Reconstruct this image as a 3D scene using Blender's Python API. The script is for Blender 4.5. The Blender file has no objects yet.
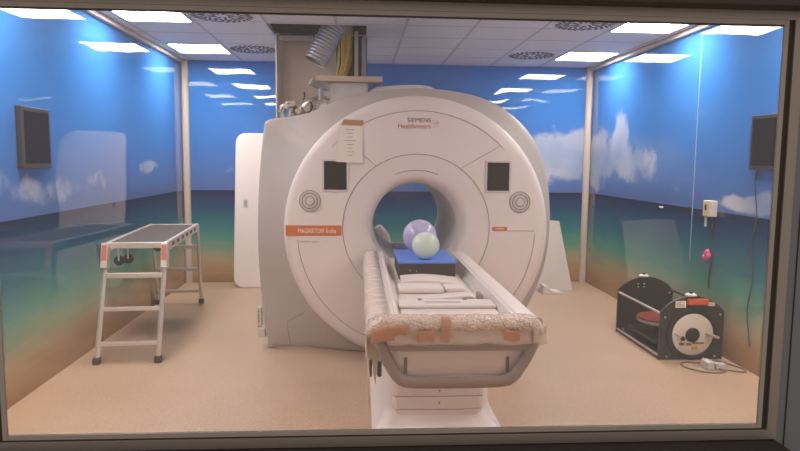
import bpy, bmesh, math, random
from mathutils import Vector, Matrix, noise
random.seed(7)
C = bpy.context.scene.collection
SC = bpy.context.scene
PI = math.pi

# ------------------------------------------------------------------ materials
def lin(c):
    return tuple(((x / 255) / 12.92 if x / 255 <= .04045 else ((x / 255 + .055) / 1.055) ** 2.4) for x in c) + (1,)

def mat(name, rgb, rough=.5, metal=0., spec=.5, bump=0., bscale=40., vary=0., vscale=6., coat=0., emit=0.):
    m = bpy.data.materials.new(name); m.use_nodes = True
    nt = m.node_tree; N = nt.nodes; L = nt.links
    b = N['Principled BSDF']
    col = lin(rgb)
    b.inputs['Base Color'].default_value = col
    b.inputs['Roughness'].default_value = rough
    b.inputs['Metallic'].default_value = metal
    b.inputs['Specular IOR Level'].default_value = spec
    b.inputs['Coat Weight'].default_value = coat
    tc = N.new('ShaderNodeTexCoord')
    n1 = N.new('ShaderNodeTexNoise'); n1.inputs['Scale'].default_value = vscale; n1.inputs['Detail'].default_value = 4
    L.new(tc.outputs['Object'], n1.inputs['Vector'])
    if vary > 0:
        mx = N.new('ShaderNodeMix'); mx.data_type = 'RGBA'
        mx.inputs[6].default_value = tuple(c * (1 - vary) for c in col[:3]) + (1,)
        mx.inputs[7].default_value = tuple(min(1, c * (1 + vary)) for c in col[:3]) + (1,)
        L.new(n1.outputs['Fac'], mx.inputs[0]); L.new(mx.outputs[2], b.inputs['Base Color'])
    if bump > 0:
        n2 = N.new('ShaderNodeTexNoise'); n2.inputs['Scale'].default_value = bscale; n2.inputs['Detail'].default_value = 3
        L.new(tc.outputs['Object'], n2.inputs['Vector'])
        bp = N.new('ShaderNodeBump'); bp.inputs['Strength'].default_value = bump; bp.inputs['Distance'].default_value = .01
        L.new(n2.outputs['Fac'], bp.inputs['Height']); L.new(bp.outputs['Normal'], b.inputs['Normal'])
    if emit > 0:
        b.inputs['Emission Color'].default_value = (1, .93, .85, 1); b.inputs['Emission Strength'].default_value = emit
    return m

M = {}
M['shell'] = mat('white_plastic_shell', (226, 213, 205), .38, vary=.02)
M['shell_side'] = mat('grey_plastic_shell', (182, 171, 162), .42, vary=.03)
M['table_white'] = mat('table_plastic', (226, 214, 206), .4, vary=.02)
M['bore'] = mat('bore_plastic', (214, 206, 200), .45)
M['seam'] = mat('seam_gap', (128, 112, 104), .8)
M['screen'] = mat('screen_glass', (26, 23, 23), .08, spec=.3)
M['bezel'] = mat('bezel_plastic', (205, 196, 190), .35)
M['orange'] = mat('orange_band', (200, 106, 36), .45)
M['ink_white'] = mat('white_print', (240, 228, 214), .5)
M['ink_dark'] = mat('dark_print', (34, 30, 34), .6)
M['ink_faint'] = mat('faint_print', (160, 146, 138), .6)
M['ink_grey'] = mat('grey_print', (128, 116, 110), .6)
M['ink_orange'] = mat('orange_print', (176, 82, 34), .5)
M['paper'] = mat('paper_sheet', (230, 216, 204), .8, vary=.03)
M['tan_tape'] = mat('tan_tape', (178, 132, 92), .5)
M['brown_tape'] = mat('brown_tape', (196, 142, 110), .35, bump=.4, bscale=30, vary=.1)
M['grey_metal'] = mat('grey_handle', (150, 134, 124), .45, metal=.1)
M['alu'] = mat('aluminium', (214, 206, 198), .36, metal=.45, bump=.05, bscale=60)
M['alu_matte'] = mat('matte_aluminium', (196, 186, 178), .45, metal=.4)
M['steel'] = mat('steel_fittings', (190, 180, 172), .28, metal=.9, vary=.2, vscale=14)
M['deck'] = mat('deck_grip', (78, 71, 70), .8, bump=.6, bscale=160, vary=.1)
M['black_rubber'] = mat('black_rubber', (38, 34, 34), .6)
M['brown_rubber'] = mat('dark_foot', (74, 62, 54), .7)
M['label_red'] = mat('warning_label', (205, 112, 92), .5, vary=.25, vscale=40)
M['black_plastic'] = mat('black_plate', (52, 48, 50), .38, vary=.08)
M['black_deep'] = mat('black_ring', (30, 27, 28), .4)
M['white_disc'] = mat('cream_disc', (214, 203, 190), .4)
M['red_disc'] = mat('red_brown_disc', (116, 46, 30), .75, spec=.2, vary=.1)
M['orange_red'] = mat('orange_red_level', (214, 92, 52), .4)
M['yellow_lab'] = mat('yellow_label', (214, 186, 90), .5)
M['tan_lab'] = mat('amber_label', (208, 150, 70), .5)
M['box_white'] = mat('box_plastic', (205, 200, 194), .45)
M['cable'] = mat('dark_cable', (48, 44, 48), .6)
M['cable_blue'] = mat('slate_cable', (58, 66, 84), .6)
M['cable_grey'] = mat('grey_cable', (126, 112, 100), .6)
M['pink'] = mat('pink_petal', (232, 92, 128), .6)
M['stem'] = mat('dark_stem', (46, 52, 54), .7)
M['blue_foam'] = mat('blue_vinyl', (92, 138, 226), .55, vary=.04)
M['dark_foam'] = mat('dark_foam', (66, 58, 54), .75, vary=.1, vscale=20)
M['lav_ball'] = mat('lavender_ball', (184, 176, 210), .2)
M['green_ball'] = mat('pale_green_ball', (204, 216, 200), .2)
M['duct'] = mat('beige_duct', (216, 200, 184), .45, vary=.05, vscale=2)
M['duct_grey'] = mat('grey_duct', (150, 144, 144), .5)
M['hose'] = mat('silver_hose', (176, 170, 170), .38, metal=.55)
M['bundle'] = mat('yellow_cables', (222, 186, 62), .5, vary=.35, vscale=30)
M['bundle_dark'] = mat('black_cables_recess_shade', (50, 44, 34), .6)
M['wood'] = mat('pale_wood', (206, 180, 148), .6, vary=.1, vscale=5)
M['box_cold'] = mat('white_box', (218, 208, 200), .5)
M['frame_alu'] = mat('window_aluminium', (158, 148, 140), .38, metal=.55, bump=.03, bscale=30)
M['frame_grey'] = mat('window_gasket_frame', (170, 160, 152), .5)
M['frame_dark'] = mat('window_dark_gap', (58, 46, 40), .6)
M['control_wall'] = mat('control_room_panel', (120, 124, 134), .5, vary=.04)
M['dark_panel'] = mat('dark_panel', (62, 50, 48), .6)
M['trim'] = mat('corner_trim', (206, 190, 176), .4)
M['joint'] = mat('panel_joint', (160, 184, 208), .4)
M['cornice'] = mat('grey_cornice', (190, 182, 178), .6)
M['void'] = mat('ceiling_void', (70, 64, 60), .9)
M['vent_white'] = mat('vent_plate', (232, 226, 224), .5)
M['vent_dark'] = mat('vent_slots', (84, 78, 80), .7)
M['lamp_frame'] = mat('lamp_frame', (230, 226, 222), .5)
M['lamp'] = mat('lamp_diffuser', (240, 236, 230), .5, emit=40.)

def bubble_material():
    m = bpy.data.materials.new('bubble_wrap'); m.use_nodes = True
    nt = m.node_tree; N = nt.nodes; L = nt.links; b = N['Principled BSDF']
    b.inputs['Roughness'].default_value = .22
    tc = N.new('ShaderNodeTexCoord')
    v = N.new('ShaderNodeTexVoronoi'); v.inputs['Scale'].default_value = 85
    L.new(tc.outputs['Object'], v.inputs['Vector'])
    rp = N.new('ShaderNodeValToRGB')
    rp.color_ramp.elements[0].color = lin((240, 224, 210)); rp.color_ramp.elements[1].color = lin((206, 180, 162))
    rp.color_ramp.elements[1].position = .75
    L.new(v.outputs['Distance'], rp.inputs['Fac']); L.new(rp.outputs['Color'], b.inputs['Base Color'])
    bp = N.new('ShaderNodeBump'); bp.inputs['Strength'].default_value = .5; bp.inputs['Distance'].default_value = .012; bp.invert = True
    L.new(v.outputs['Distance'], bp.inputs['Height']); L.new(bp.outputs['Normal'], b.inputs['Normal'])
    return m
M['bubble'] = bubble_material()

def film_material(name, opac):
    m = bpy.data.materials.new(name); m.use_nodes = True
    nt = m.node_tree; N = nt.nodes; L = nt.links; b = N['Principled BSDF']
    b.inputs['Base Color'].default_value = lin((238, 220, 206)); b.inputs['Roughness'].default_value = .2
    tc = N.new('ShaderNodeTexCoord'); n = N.new('ShaderNodeTexNoise'); n.inputs['Scale'].default_value = 14
    L.new(tc.outputs['Object'], n.inputs['Vector'])
    bp = N.new('ShaderNodeBump'); bp.inputs['Strength'].default_value = .5; bp.inputs['Distance'].default_value = .02
    L.new(n.outputs['Fac'], bp.inputs['Height']); L.new(bp.outputs['Normal'], b.inputs['Normal'])
    tr = N.new('ShaderNodeBsdfTransparent'); mx = N.new('ShaderNodeMixShader'); mx.inputs[0].default_value = opac
    L.new(tr.outputs[0], mx.inputs[1]); L.new(b.outputs[0], mx.inputs[2])
    L.new(mx.outputs[0], N['Material Output'].inputs['Surface'])
    return m
M['film'] = film_material('clear_plastic_film', .86); M['film_thin'] = film_material('thin_plastic_film', .5)

def glass_material():
    m = bpy.data.materials.new('window_glass'); m.use_nodes = True
    nt = m.node_tree; N = nt.nodes; L = nt.links
    N.remove(N['Principled BSDF'])
    tr = N.new('ShaderNodeBsdfTransparent'); tr.inputs['Color'].default_value = (.97, .96, .95, 1)
    gl = N.new('ShaderNodeBsdfGlossy'); gl.inputs['Roughness'].default_value = .02
    fr = N.new('ShaderNodeFresnel'); fr.inputs['IOR'].default_value = 1.45
    mx = N.new('ShaderNodeMixShader')
    L.new(fr.outputs[0], mx.inputs[0]); L.new(tr.outputs[0], mx.inputs[1]); L.new(gl.outputs[0], mx.inputs[2])
    # haze put into the pane's shader: a translucent share lifts the darks
    tl = N.new('ShaderNodeBsdfTranslucent'); tl.inputs['Color'].default_value = (.9, .82, .76, 1)
    m2 = N.new('ShaderNodeMixShader'); m2.inputs[0].default_value = .018
    L.new(mx.outputs[0], m2.inputs[1]); L.new(tl.outputs[0], m2.inputs[2])
    L.new(m2.outputs[0], N['Material Output'].inputs['Surface'])
    return m
M['glass'] = glass_material()

# room measures (metres, floor z = 0, camera stands at x = y = 0)
XL, XR, YB, YF, H = -2.32, 3.133, 8.652, 1.25, 2.926

def mural_material(name, axis, blobs):
    """seaside mural; blobs = clouds (u, z, half-width, half-height, weight) along the wall"""
    m = bpy.data.materials.new(name); m.use_nodes = True
    nt = m.node_tree; N = nt.nodes; L = nt.links; b = N['Principled BSDF']
    def math_(op, a, bb=None, c=None):
        n = N.new('ShaderNodeMath'); n.operation = op
        for i, x in enumerate((a, bb, c)):
            if x is None: continue
            if isinstance(x, (int, float)): n.inputs[i].default_value = x
            else: L.new(x, n.inputs[i])
        return n.outputs[0]
    def noise_(vec, scale, detail=4, rough=.55):
        n = N.new('ShaderNodeTexNoise'); n.inputs['Scale'].default_value = scale
        n.inputs['Detail'].default_value = detail; n.inputs['Roughness'].default_value = rough
        L.new(vec, n.inputs['Vector']); return n.outputs['Fac']
    def mixc(f, a, c):
        n = N.new('ShaderNodeMix'); n.data_type = 'RGBA'
        if isinstance(f, (int, float)): n.inputs[0].default_value = f
        else: L.new(f, n.inputs[0])
        for i, x in ((6, a), (7, c)):
            if isinstance(x, tuple): n.inputs[i].default_value = x
            else: L.new(x, n.inputs[i])
        return n.outputs[2]
    def ramp(f, stops):
        n = N.new('ShaderNodeValToRGB'); e = n.color_ramp.elements
        while len(e) < len(stops): e.new(.5)
        for i, (p, c) in enumerate(stops): e[i].position = p; e[i].color = lin(c)
        L.new(f, n.inputs['Fac']); return n.outputs['Color']
    g = N.new('ShaderNodeNewGeometry'); s = N.new('ShaderNodeSeparateXYZ'); L.new(g.outputs['Position'], s.inputs[0])
    u = s.outputs[axis]; z = s.outputs['Z']
    mp = N.new('ShaderNodeMapping'); mp.inputs['Scale'].default_value = (1.1, 1.1, 9); L.new(g.outputs['Position'], mp.inputs['Vector'])
    streak = noise_(mp.outputs[0], 1.6, 5)
    mp2 = N.new('ShaderNodeMapping'); mp2.inputs['Scale'].default_value = (.9, .9, 1.3); L.new(g.outputs['Position'], mp2.inputs['Vector'])
    broad = noise_(mp2.outputs[0], 1.3, 3)
    # sea and beach
    amp = math_('MULTIPLY', math_('SUBTRACT', 1.24, z), .22)
    zs = math_('ADD', z, math_('MULTIPLY', math_('SUBTRACT', streak, .5), amp))
    zs = math_('ADD', zs, math_('MULTIPLY', math_('SUBTRACT', broad, .5), math_('MULTIPLY', amp, 1.0)))
    f = math_('DIVIDE', zs, 1.3)
    sea = ramp(f, [(0, (150, 114, 78)), (.12, (172, 136, 96)), (.23, (176, 158, 124)), (.33, (136, 158, 130)), (.45, (80, 150, 134)), (.60, (36, 116, 128)),
                   (.78, (22, 76, 114)), (.88, (20, 50, 94)), (.945, (18, 32, 70))])
    # sky
    fs = math_('DIVIDE', math_('SUBTRACT', z, 1.24), 1.7)
    sky = ramp(fs, [(0, (84, 112, 166)), (.12, (76, 116, 180)), (.35, (60, 118, 190)), (.7, (54, 118, 190)), (1, (60, 126, 198))])
    tot = None
    for (u0, z0, a, h, w) in blobs:
        du = math_('DIVIDE', math_('SUBTRACT', u, u0), a); dz = math_('DIVIDE', math_('SUBTRACT', z, z0), h)
        r2 = math_('ADD', math_('MULTIPLY', du, du), math_('MULTIPLY', dz, dz))
        e = math_('MULTIPLY', math_('POWER', 2.718, math_('MULTIPLY', r2, -1)), w)
        tot = e if tot is None else math_('ADD', tot, e)
    cn = noise_(g.outputs['Position'], 3.2, 7, .6)
    cn2 = noise_(g.outputs['Position'], 1.1, 3, .5)
    d = math_('ADD', tot, math_('MULTIPLY', math_('SUBTRACT', cn, .5), 1.35))
    mr = N.new('ShaderNodeMapRange'); mr.interpolation_type = 'SMOOTHSTEP'
    mr.inputs['From Min'].default_value = .36; mr.inputs['From Max'].default_value = .72
    L.new(d, mr.inputs['Value'])
    cloudc = ramp(cn2, [(.3, (134, 154, 188)), (.5, (176, 184, 200)), (.62, (208, 208, 212))])
    skyc = mixc(math_('MULTIPLY', mr.outputs[0], .85), sky, cloudc)
    st = math_('GREATER_THAN', z, 1.24)
    L.new(mixc(st, sea, skyc), b.inputs['Base Color'])
    b.inputs['Roughness'].default_value = .018
    b.inputs['IOR'].default_value = 1.56
    # the panels are very slightly wavy, so reflections wobble
    wn = noise_(g.outputs['Position'], 1.7, 1, .4)
    bp = N.new('ShaderNodeBump'); bp.inputs['Strength'].default_value = .10; bp.inputs['Distance'].default_value = .05
    L.new(wn, bp.inputs['Height']); L.new(bp.outputs['Normal'], b.inputs['Normal'])
    return m

M['mural_back'] = mural_material('seaside_mural_back', 'X', [(2.15, 1.7, .5, .3, .8), (2.75, 1.72, .5, .36, 1.), (3.1, 1.85, .25, .35, .7), (1.4, 1.45, .6, .14, .6), (-1.6, 1.5, .5, .12, .4)])
M['mural_right'] = mural_material('seaside_mural_right', 'Y', [(8.3, 1.72, .5, .42, 1.), (7.62, 1.98, .2, .42, .9), (7.1, 1.65, .6, .3, .7), (5.1, 1.33, .35, .08, .9), (4.6, 1.36, .4, .1, .8), (6.2, 1.4, .5, .1, .4)])
M['mural_left'] = mural_material('seaside_mural_left', 'Y', [(7.3, 1.58, .3, .09, .85), (6.0, 1.5, .8, .16, .38), (4.9, 1.42, .7, .12, .45), (3.6, 1.5, .8, .2, .6)])
M['wall_plain'] = mat('plain_painted_wall', (232, 208, 186), .5)

def floor_material():
    m = bpy.data.materials.new('vinyl_floor'); m.use_nodes = True
    nt = m.node_tree; N = nt.nodes; L = nt.links; b = N['Principled BSDF']
    g = N.new('ShaderNodeNewGeometry')
    n = N.new('ShaderNodeTexNoise'); n.inputs['Scale'].default_value = 55; n.inputs['Detail'].default_value = 5; L.new(g.outputs['Position'], n.inputs['Vector'])
    n2 = N.new('ShaderNodeTexNoise'); n2.inputs['Scale'].default_value = 1.2; n2.inputs['Detail'].default_value = 3; L.new(g.outputs['Position'], n2.inputs['Vector'])
    r = N.new('ShaderNodeValToRGB'); r.color_ramp.elements[0].position = .3; r.color_ramp.elements[1].position = .7
    r.color_ramp.elements[0].color = lin((186, 155, 130)); r.color_ramp.elements[1].color = lin((208, 177, 150))
    L.new(n.outputs['Fac'], r.inputs['Fac'])
    mx = N.new('ShaderNodeMix'); mx.data_type = 'RGBA'; mx.blend_type = 'MULTIPLY'; mx.inputs[0].default_value = .25
    L.new(r.outputs['Color'], mx.inputs[6]); L.new(n2.outputs['Fac'], mx.inputs[7]); L.new(mx.outputs[2], b.inputs['Base Color'])
    b.inputs['Roughness'].default_value = .42; b.inputs['Specular IOR Level'].default_value = .35
    return m
M['floor'] = floor_material()

def ceiling_material():
    m = bpy.data.materials.new('ceiling_tiles'); m.use_nodes = True
    nt = m.node_tree; N = nt.nodes; L = nt.links; b = N['Principled BSDF']
    g = N.new('ShaderNodeNewGeometry'); s = N.new('ShaderNodeSeparateXYZ'); L.new(g.outputs['Position'], s.inputs[0])
    def line(o, off, per, w):
        a = N.new('ShaderNodeMath'); a.operation = 'SUBTRACT'; L.new(o, a.inputs[0]); a.inputs[1].default_value = off - w / 2
        d = N.new('ShaderNodeMath'); d.operation = 'FLOORED_MODULO'; L.new(a.outputs[0], d.inputs[0]); d.inputs[1].default_value = per
        c = N.new('ShaderNodeMath'); c.operation = 'LESS_THAN'; L.new(d.outputs[0], c.inputs[0]); c.inputs[1].default_value = w
        return c.outputs[0]
    lx = line(s.outputs['X'], .425, .652, .03); ly = line(s.outputs['Y'], .18, .6, .03)
    mxm = N.new('ShaderNodeMath'); mxm.operation = 'MAXIMUM'; L.new(lx, mxm.inputs[0]); L.new(ly, mxm.inputs[1])
    n = N.new('ShaderNodeTexNoise'); n.inputs['Scale'].default_value = 60; n.inputs['Detail'].default_value = 4; L.new(g.outputs['Position'], n.inputs['Vector'])
    r = N.new('ShaderNodeValToRGB'); r.color_ramp.elements[0].position = .3; r.color_ramp.elements[1].position = .7
    r.color_ramp.elements[0].color = lin((232, 226, 224)); r.color_ramp.elements[1].color = lin((244, 238, 236)); L.new(n.outputs['Fac'], r.inputs['Fac'])
    mx = N.new('ShaderNodeMix'); mx.data_type = 'RGBA'; L.new(mxm.outputs[0], mx.inputs[0]); L.new(r.outputs['Color'], mx.inputs[6])
    mx.inputs[7].default_value = lin((204, 197, 196)); L.new(mx.outputs[2], b.inputs['Base Color'])
    b.inputs['Roughness'].default_value = .7
    bp = N.new('ShaderNodeBump'); bp.inputs['Strength'].default_value = .5; bp.inputs['Distance'].default_value = .01; bp.invert = True
    L.new(mxm.outputs[0], bp.inputs['Height']); L.new(bp.outputs['Normal'], b.inputs['Normal'])
    return m
M['ceiling'] = ceiling_material()

# ------------------------------------------------------------------ mesh helpers
def root_loc(p):
    while p is not None:
        if p.parent is None: return p.location.copy()
        p = p.parent
    return Vector((0, 0, 0))

def obj(name, bm, m, parent=None, smooth=False, bevel=0., auto=35, label=None):
    bmesh.ops.recalc_face_normals(bm, faces=bm.faces[:])
    if parent is not None:
        o0 = root_loc(parent)
        bmesh.ops.translate(bm, verts=bm.verts[:], vec=-o0)
    me = bpy.data.meshes.new(name); bm.to_mesh(me); bm.free()
    o = bpy.data.objects.new(name, me); C.objects.link(o)
    me.materials.append(M[m] if isinstance(m, str) else m)
    if parent is not None: o.parent = parent
    if bevel > 0:
        b = o.modifiers.new('bevel', 'BEVEL'); b.width = bevel; b.segments = 2; b.limit_method = 'ANGLE'; b.angle_limit = math.radians(40)
    if smooth:
        for p in me.polygons: p.use_smooth = True
        if auto < 180:
            me.set_sharp_from_angle(angle=math.radians(auto))
    if label: o['label'] = label
    return o

def tag(o, label, cat, group=None):
    o['label'] = label; o['category'] = cat
    if group: o['group'] = group
    return o
def thing(name, label, cat, loc, group=None, rotz=0.):
    o = bpy.data.objects.new(name, None); C.objects.link(o); o.location = loc; o.rotation_euler = (0, 0, rotz)
    o.empty_display_size = .05
    return tag(o, label, cat, group)
def struct(name, bm, m, parent=None, **k):
    o = obj(name, bm, m, parent, **k); o['kind'] = 'structure'; return o
def dup(root, loc, label):
    r = root.copy(); C.objects.link(r); r.location = loc; r['label'] = label
    for ch in list(root.children):
        c = ch.copy(); C.objects.link(c); c.parent = r
        for g in ch.children:
            d = g.copy(); C.objects.link(d); d.parent = c
    return r

def bx(bm, x0, x1, y0, y1, z0, z1, rot=None, piv=None):
    v = [bm.verts.new((x, y, z)) for x in (x0, x1) for y in (y0, y1) for z in (z0, z1)]
    for f in ((0, 1, 3, 2), (4, 6, 7, 5), (0, 4, 5, 1), (2, 3, 7, 6), (0, 2, 6, 4), (1, 5, 7, 3)):
        bm.faces.new([v[i] for i in f])
    if rot is not None:
        bmesh.ops.rotate(bm, verts=v, cent=piv or Vector(((x0 + x1) / 2, (y0 + y1) / 2, (z0 + z1) / 2)), matrix=rot)
    return v
def box(*a, **k):
    bm = bmesh.new(); bx(bm, *a, **k); return bm

def rbox(x0, x1, y0, y1, z0, z1, r, seg=3):
    bm = box(x0, x1, y0, y1, z0, z1)
    bmesh.ops.bevel(bm, geom=bm.edges[:], offset=r, segments=seg, profile=.5, affect='EDGES')
    return bm

def prism(bm, pts, fn):
    """extrude the closed outline pts: fn(p, t) -> position for t = 0 and 1"""
    a = [bm.verts.new(fn(p, 0)) for p in pts]; b = [bm.verts.new(fn(p, 1)) for p in pts]
    bm.faces.new(a); bm.faces.new(b[::-1])
    n = len(pts)
    for i in range(n): bm.faces.new((a[i], b[i], b[(i + 1) % n], a[(i + 1) % n]))
def prism_y(pts, y0, y1):
    bm = bmesh.new(); prism(bm, pts, lambda p, t: (p[0], y1 if t else y0, p[1])); return bm
def prism_x(pts, x0, x1):
    bm = bmesh.new(); prism(bm, pts, lambda p, t: (x1 if t else x0, p[0], p[1])); return bm
def prism_z(pts, z0, z1):
    bm = bmesh.new(); prism(bm, pts, lambda p, t: (p[0], p[1], z1 if t else z0)); return bm

def rrect(x0, x1, z0, z1, r, n=6):
    out = []
    for cx, cz, a0 in ((x1 - r, z1 - r, 0), (x0 + r, z1 - r, 90), (x0 + r, z0 + r, 180), (x1 - r, z0 + r, 270)):
        for i in range(n + 1):
            a = math.radians(a0 + 90 * i / n); out.append((cx + r * math.cos(a), cz + r * math.sin(a)))
    return out

def tube(bm, path, r, n=10, caps=True, flat=1.0, closed=False):
    """swept tube; r = number or list; flat squashes the section along the world z-ish binormal"""
    P = [Vector(p) for p in path]; rings = []
    up = None
    for i, p in enumerate(P):
        if closed: t = (P[(i + 1) % len(P)] - P[i - 1]).normalized()
        else: t = (P[min(i + 1, len(P) - 1)] - P[max(i - 1, 0)]).normalized()
        if up is None:
            up = Vector((0, 0, 1)) if abs(t.z) < .9 else Vector((0, 1, 0))
        s = t.cross(up); s.normalize(); w = s.cross(t); w.normalize(); up = w
        rr = r[i] if isinstance(r, (list, tuple)) else r
        rings.append([bm.verts.new(p + s * (math.cos(2 * PI * k / n) * rr) + w * (math.sin(2 * PI * k / n) * rr * flat)) for k in range(n)])
    m = len(rings)
    for i in range(m if closed else m - 1):
        a, b = rings[i], rings[(i + 1) % m]
        for k in range(n): bm.faces.new((a[k], a[(k + 1) % n], b[(k + 1) % n], b[k]))
    if caps and not closed:
        bm.faces.new(rings[0][::-1]); bm.faces.new(rings[-1])
def tb(path, r, **k):
    bm = bmesh.new(); tube(bm, path, r, **k); return bm
def smooth_path(pts, n=8):
    P = [Vector(p) for p in pts]; out = []
    for i in range(len(P) - 1):
        p0, p1, p2, p3 = P[max(i - 1, 0)], P[i], P[i + 1], P[min(i + 2, len(P) - 1)]
        for k in range(n):
            t = k / n
            out.append(.5 * ((2 * p1) + (p2 - p0) * t + (2 * p0 - 5 * p1 + 4 * p2 - p3) * t * t + (3 * p1 - p0 - 3 * p2 + p3) * t ** 3))
    out.append(P[-1]); return out

def lathe(bm, prof, c, axis='y', n=48, close=True, zmin=None):
    """prof = [(radius, depth)] around the point c along the axis"""
    rings = []
    for r, d in prof:
        ring = []
        for k in range(n):
            a = 2 * PI * k / n; x, z = r * math.cos(a), r * math.sin(a)
            if axis == 'y': p = Vector((c[0] + x, c[1] + d, c[2] + z))
            elif axis == 'z': p = Vector((c[0] + x, c[1] + z, c[2] + d))
            else: p = Vector((c[0] + d, c[1] + x, c[2] + z))
            if zmin is not None: p.z = max(p.z, zmin)
            ring.append(bm.verts.new(p))
        rings.append(ring)
    for i in range(len(rings) - 1):
        for k in range(n): bm.faces.new((rings[i][k], rings[i][(k + 1) % n], rings[i + 1][(k + 1) % n], rings[i + 1][k]))
    if close:
        bm.faces.new(rings[0][::-1]); bm.faces.new(rings[-1])
def lt(prof, c, **k):
    bm = bmesh.new(); lathe(bm, prof, c, **k); return bm

def text(name, s, x0, x1, y, z0, z1, m, parent, bold=0.0):
    cu = bpy.data.curves.new(name, 'FONT'); cu.body = s; cu.size = 1; cu.extrude = .01; cu.offset = bold; cu.resolution_u = 3
    o = bpy.data.objects.new(name + '_tmp', cu); C.objects.link(o)
    dg = bpy.context.evaluated_depsgraph_get(); dg.update()
    me = bpy.data.meshes.new_from_object(o.evaluated_get(dg))
    bpy.data.objects.remove(o); bpy.data.curves.remove(cu)
    xs = [v.co.x for v in me.vertices]; ys = [v.co.y for v in me.vertices]
    a, b, c_, d = min(xs), max(xs), min(ys), max(ys)
    bm = bmesh.new(); bm.from_mesh(me); bpy.data.meshes.remove(me)
    for v in bm.verts:
        v.co = Vector((x0 + (v.co.x - a) / (b - a) * (x1 - x0), y - .001 - v.co.z * .05, z0 + (v.co.y - c_) / (d - c_) * (z1 - z0)))
    return obj(name, bm, m, parent)

# ------------------------------------------------------------------ setting: scanner room
T = .1
struct('floor', box(XL - T, XR + T, -2.5, YB + T, -.1, 0), 'floor')
struct('wall_back', box(XL, XR, YB, YB + T, 0, H), 'mural_back')
struct('wall_left', box(XL - T, XL, YF, YB + T, 0, H), 'mural_left')
struct('wall_right', box(XR, XR + T, YF, YB + T, 0, H), 'mural_right')
# front wall with the window opening
WX0, WX1, WZ0, WZ1 = -.80, .95, 1.02, 2.06
bm = bmesh.new()
bx(bm, XL, WX0, YF - .10, YF, 0, H); bx(bm, WX1, XR, YF - .10, YF, 0, H)
bx(bm, WX0, WX1, YF - .10, YF, 0, WZ0); bx(bm, WX0, WX1, YF - .10, YF, WZ1, H)
struct('wall_front', bm, 'wall_plain')
# ceiling around the service opening above the scanner
HX0, HX1, HY0, HY1 = -.88, .06, 6.24, 6.98
bm = bmesh.new()
bx(bm, XL, XR, YF - .1, HY0, H, H + .05); bx(bm, XL, XR, HY1, YB, H, H + .05)
bx(bm, XL, HX0, HY0, HY1, H, H + .05); bx(bm, HX1, XR, HY0, HY1, H, H + .05)
struct('ceiling', bm, 'ceiling')
bm = bmesh.new()
bx(bm, HX0 - .05, HX0, HY0, HY1, H + .05, H + .5); bx(bm, HX1, HX1 + .05, HY0, HY1, H + .05, H + .5)
bx(bm, HX0 - .05, HX1 + .05, HY0 - .05, HY0, H + .05, H + .5); bx(bm, HX0 - .05, HX1 + .05, HY1, HY1 + .05, H + .05, H + .5)
bx(bm, HX0 - .05, HX1 + .05, HY0 - .05, HY1 + .05, H + .5, H + .53)
struct('ceiling_void', bm, 'void')
# cornice strips, corner covers, panel joint
for i, (x0, x1) in enumerate(((XL, XL + .05), (XR - .05, XR))):
    struct('trim_%d' % (i + 1), box(x0, x1, YF, YB, H - .05, H), 'cornice', bevel=.008)
for i, (x0, x1) in enumerate(((XL, XL + .085), (XR - .085, XR))):
    struct('trim_%d' % (i + 3), prism_z([(x0, YB), (x1, YB), (x1, YB - .035), (x1 - .02, YB - .06), (x0 + .02, YB - .06), (x0, YB - .035)], 0, H), 'trim', bevel=.004)
struct('trim_5', box(XR - .004, XR, 5.85, 5.857, .75, H - .05), 'joint')

# ------------------------------------------------------------------ observation window
w = thing('window_1', '', '', (.07, 1.11, 1.186)); del w['label']; del w['category']; w['kind'] = 'structure'
def ring_xz(x0, x1, z0, z1, t, y0, y1):
    bm = bmesh.new()
    bx(bm, x0, x0 + t, y0, y1, z0, z1); bx(bm, x1 - t, x1, y0, y1, z0, z1)
    bx(bm, x0 + t, x1 - t, y0, y1, z0, z0 + t); bx(bm, x0 + t, x1 - t, y0, y1, z1 - t, z1)
    return bm
GX0, GX1, GZ0, GZ1 = -.607, .739, 1.183, 1.914
struct('window_frame', ring_xz(GX0 - .037, GX1 + .037, GZ0 - .027, GZ1 + .021, .0185, 1.1035, 1.1145), 'frame_alu', w, bevel=.0006)
struct('window_gap', ring_xz(GX0 - .028, GX1 + .030, GZ0 - .020, GZ1 + .014, .022, 1.108, 1.112), 'frame_dark', w)
struct('window_gasket', ring_xz(GX0 - .0085, GX1 + .0085, GZ0 - .006, GZ1 + .003, .0085, 1.1055, 1.110), 'frame_grey', w, bevel=.0006)
struct('window_pane', box(GX0 - .004, GX1 + .004, 1.1065, 1.1095, GZ0 - .004, GZ1 + .002), 'glass', w)
# control room side
bm = bmesh.new()
bx(bm, -2.4, GX0 - .036, 1.108, 1.15, 0, 2.9); bx(bm, GX1 + .036, 2.4, 1.108, 1.15, 0, 2.9)
bx(bm, GX0 - .036, GX1 + .036, 1.108, 1.15, 0, GZ0 - .024); bx(bm, GX0 - .036, GX1 + .036, 1.108, 1.15, GZ1 + .02, 2.9)
struct('wall_control', bm, 'control_wall')
struct('trim_6', box(-2.4, GX1 + .037, 1.06, 1.107, GZ0 - .42, GZ0 - .0285), 'dark_panel', bevel=.002)
struct('trim_7', box(-2.4, GX1 + .25, 1.07, 1.107, GZ1 + .0175, GZ1 + .5), 'dark_panel', bevel=.003)
struct('trim_8', box(GX1 + .054, GX1 + .0555, 1.106, 1.109, GZ0 - .2, GZ1 + .018), 'frame_dark')

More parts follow.
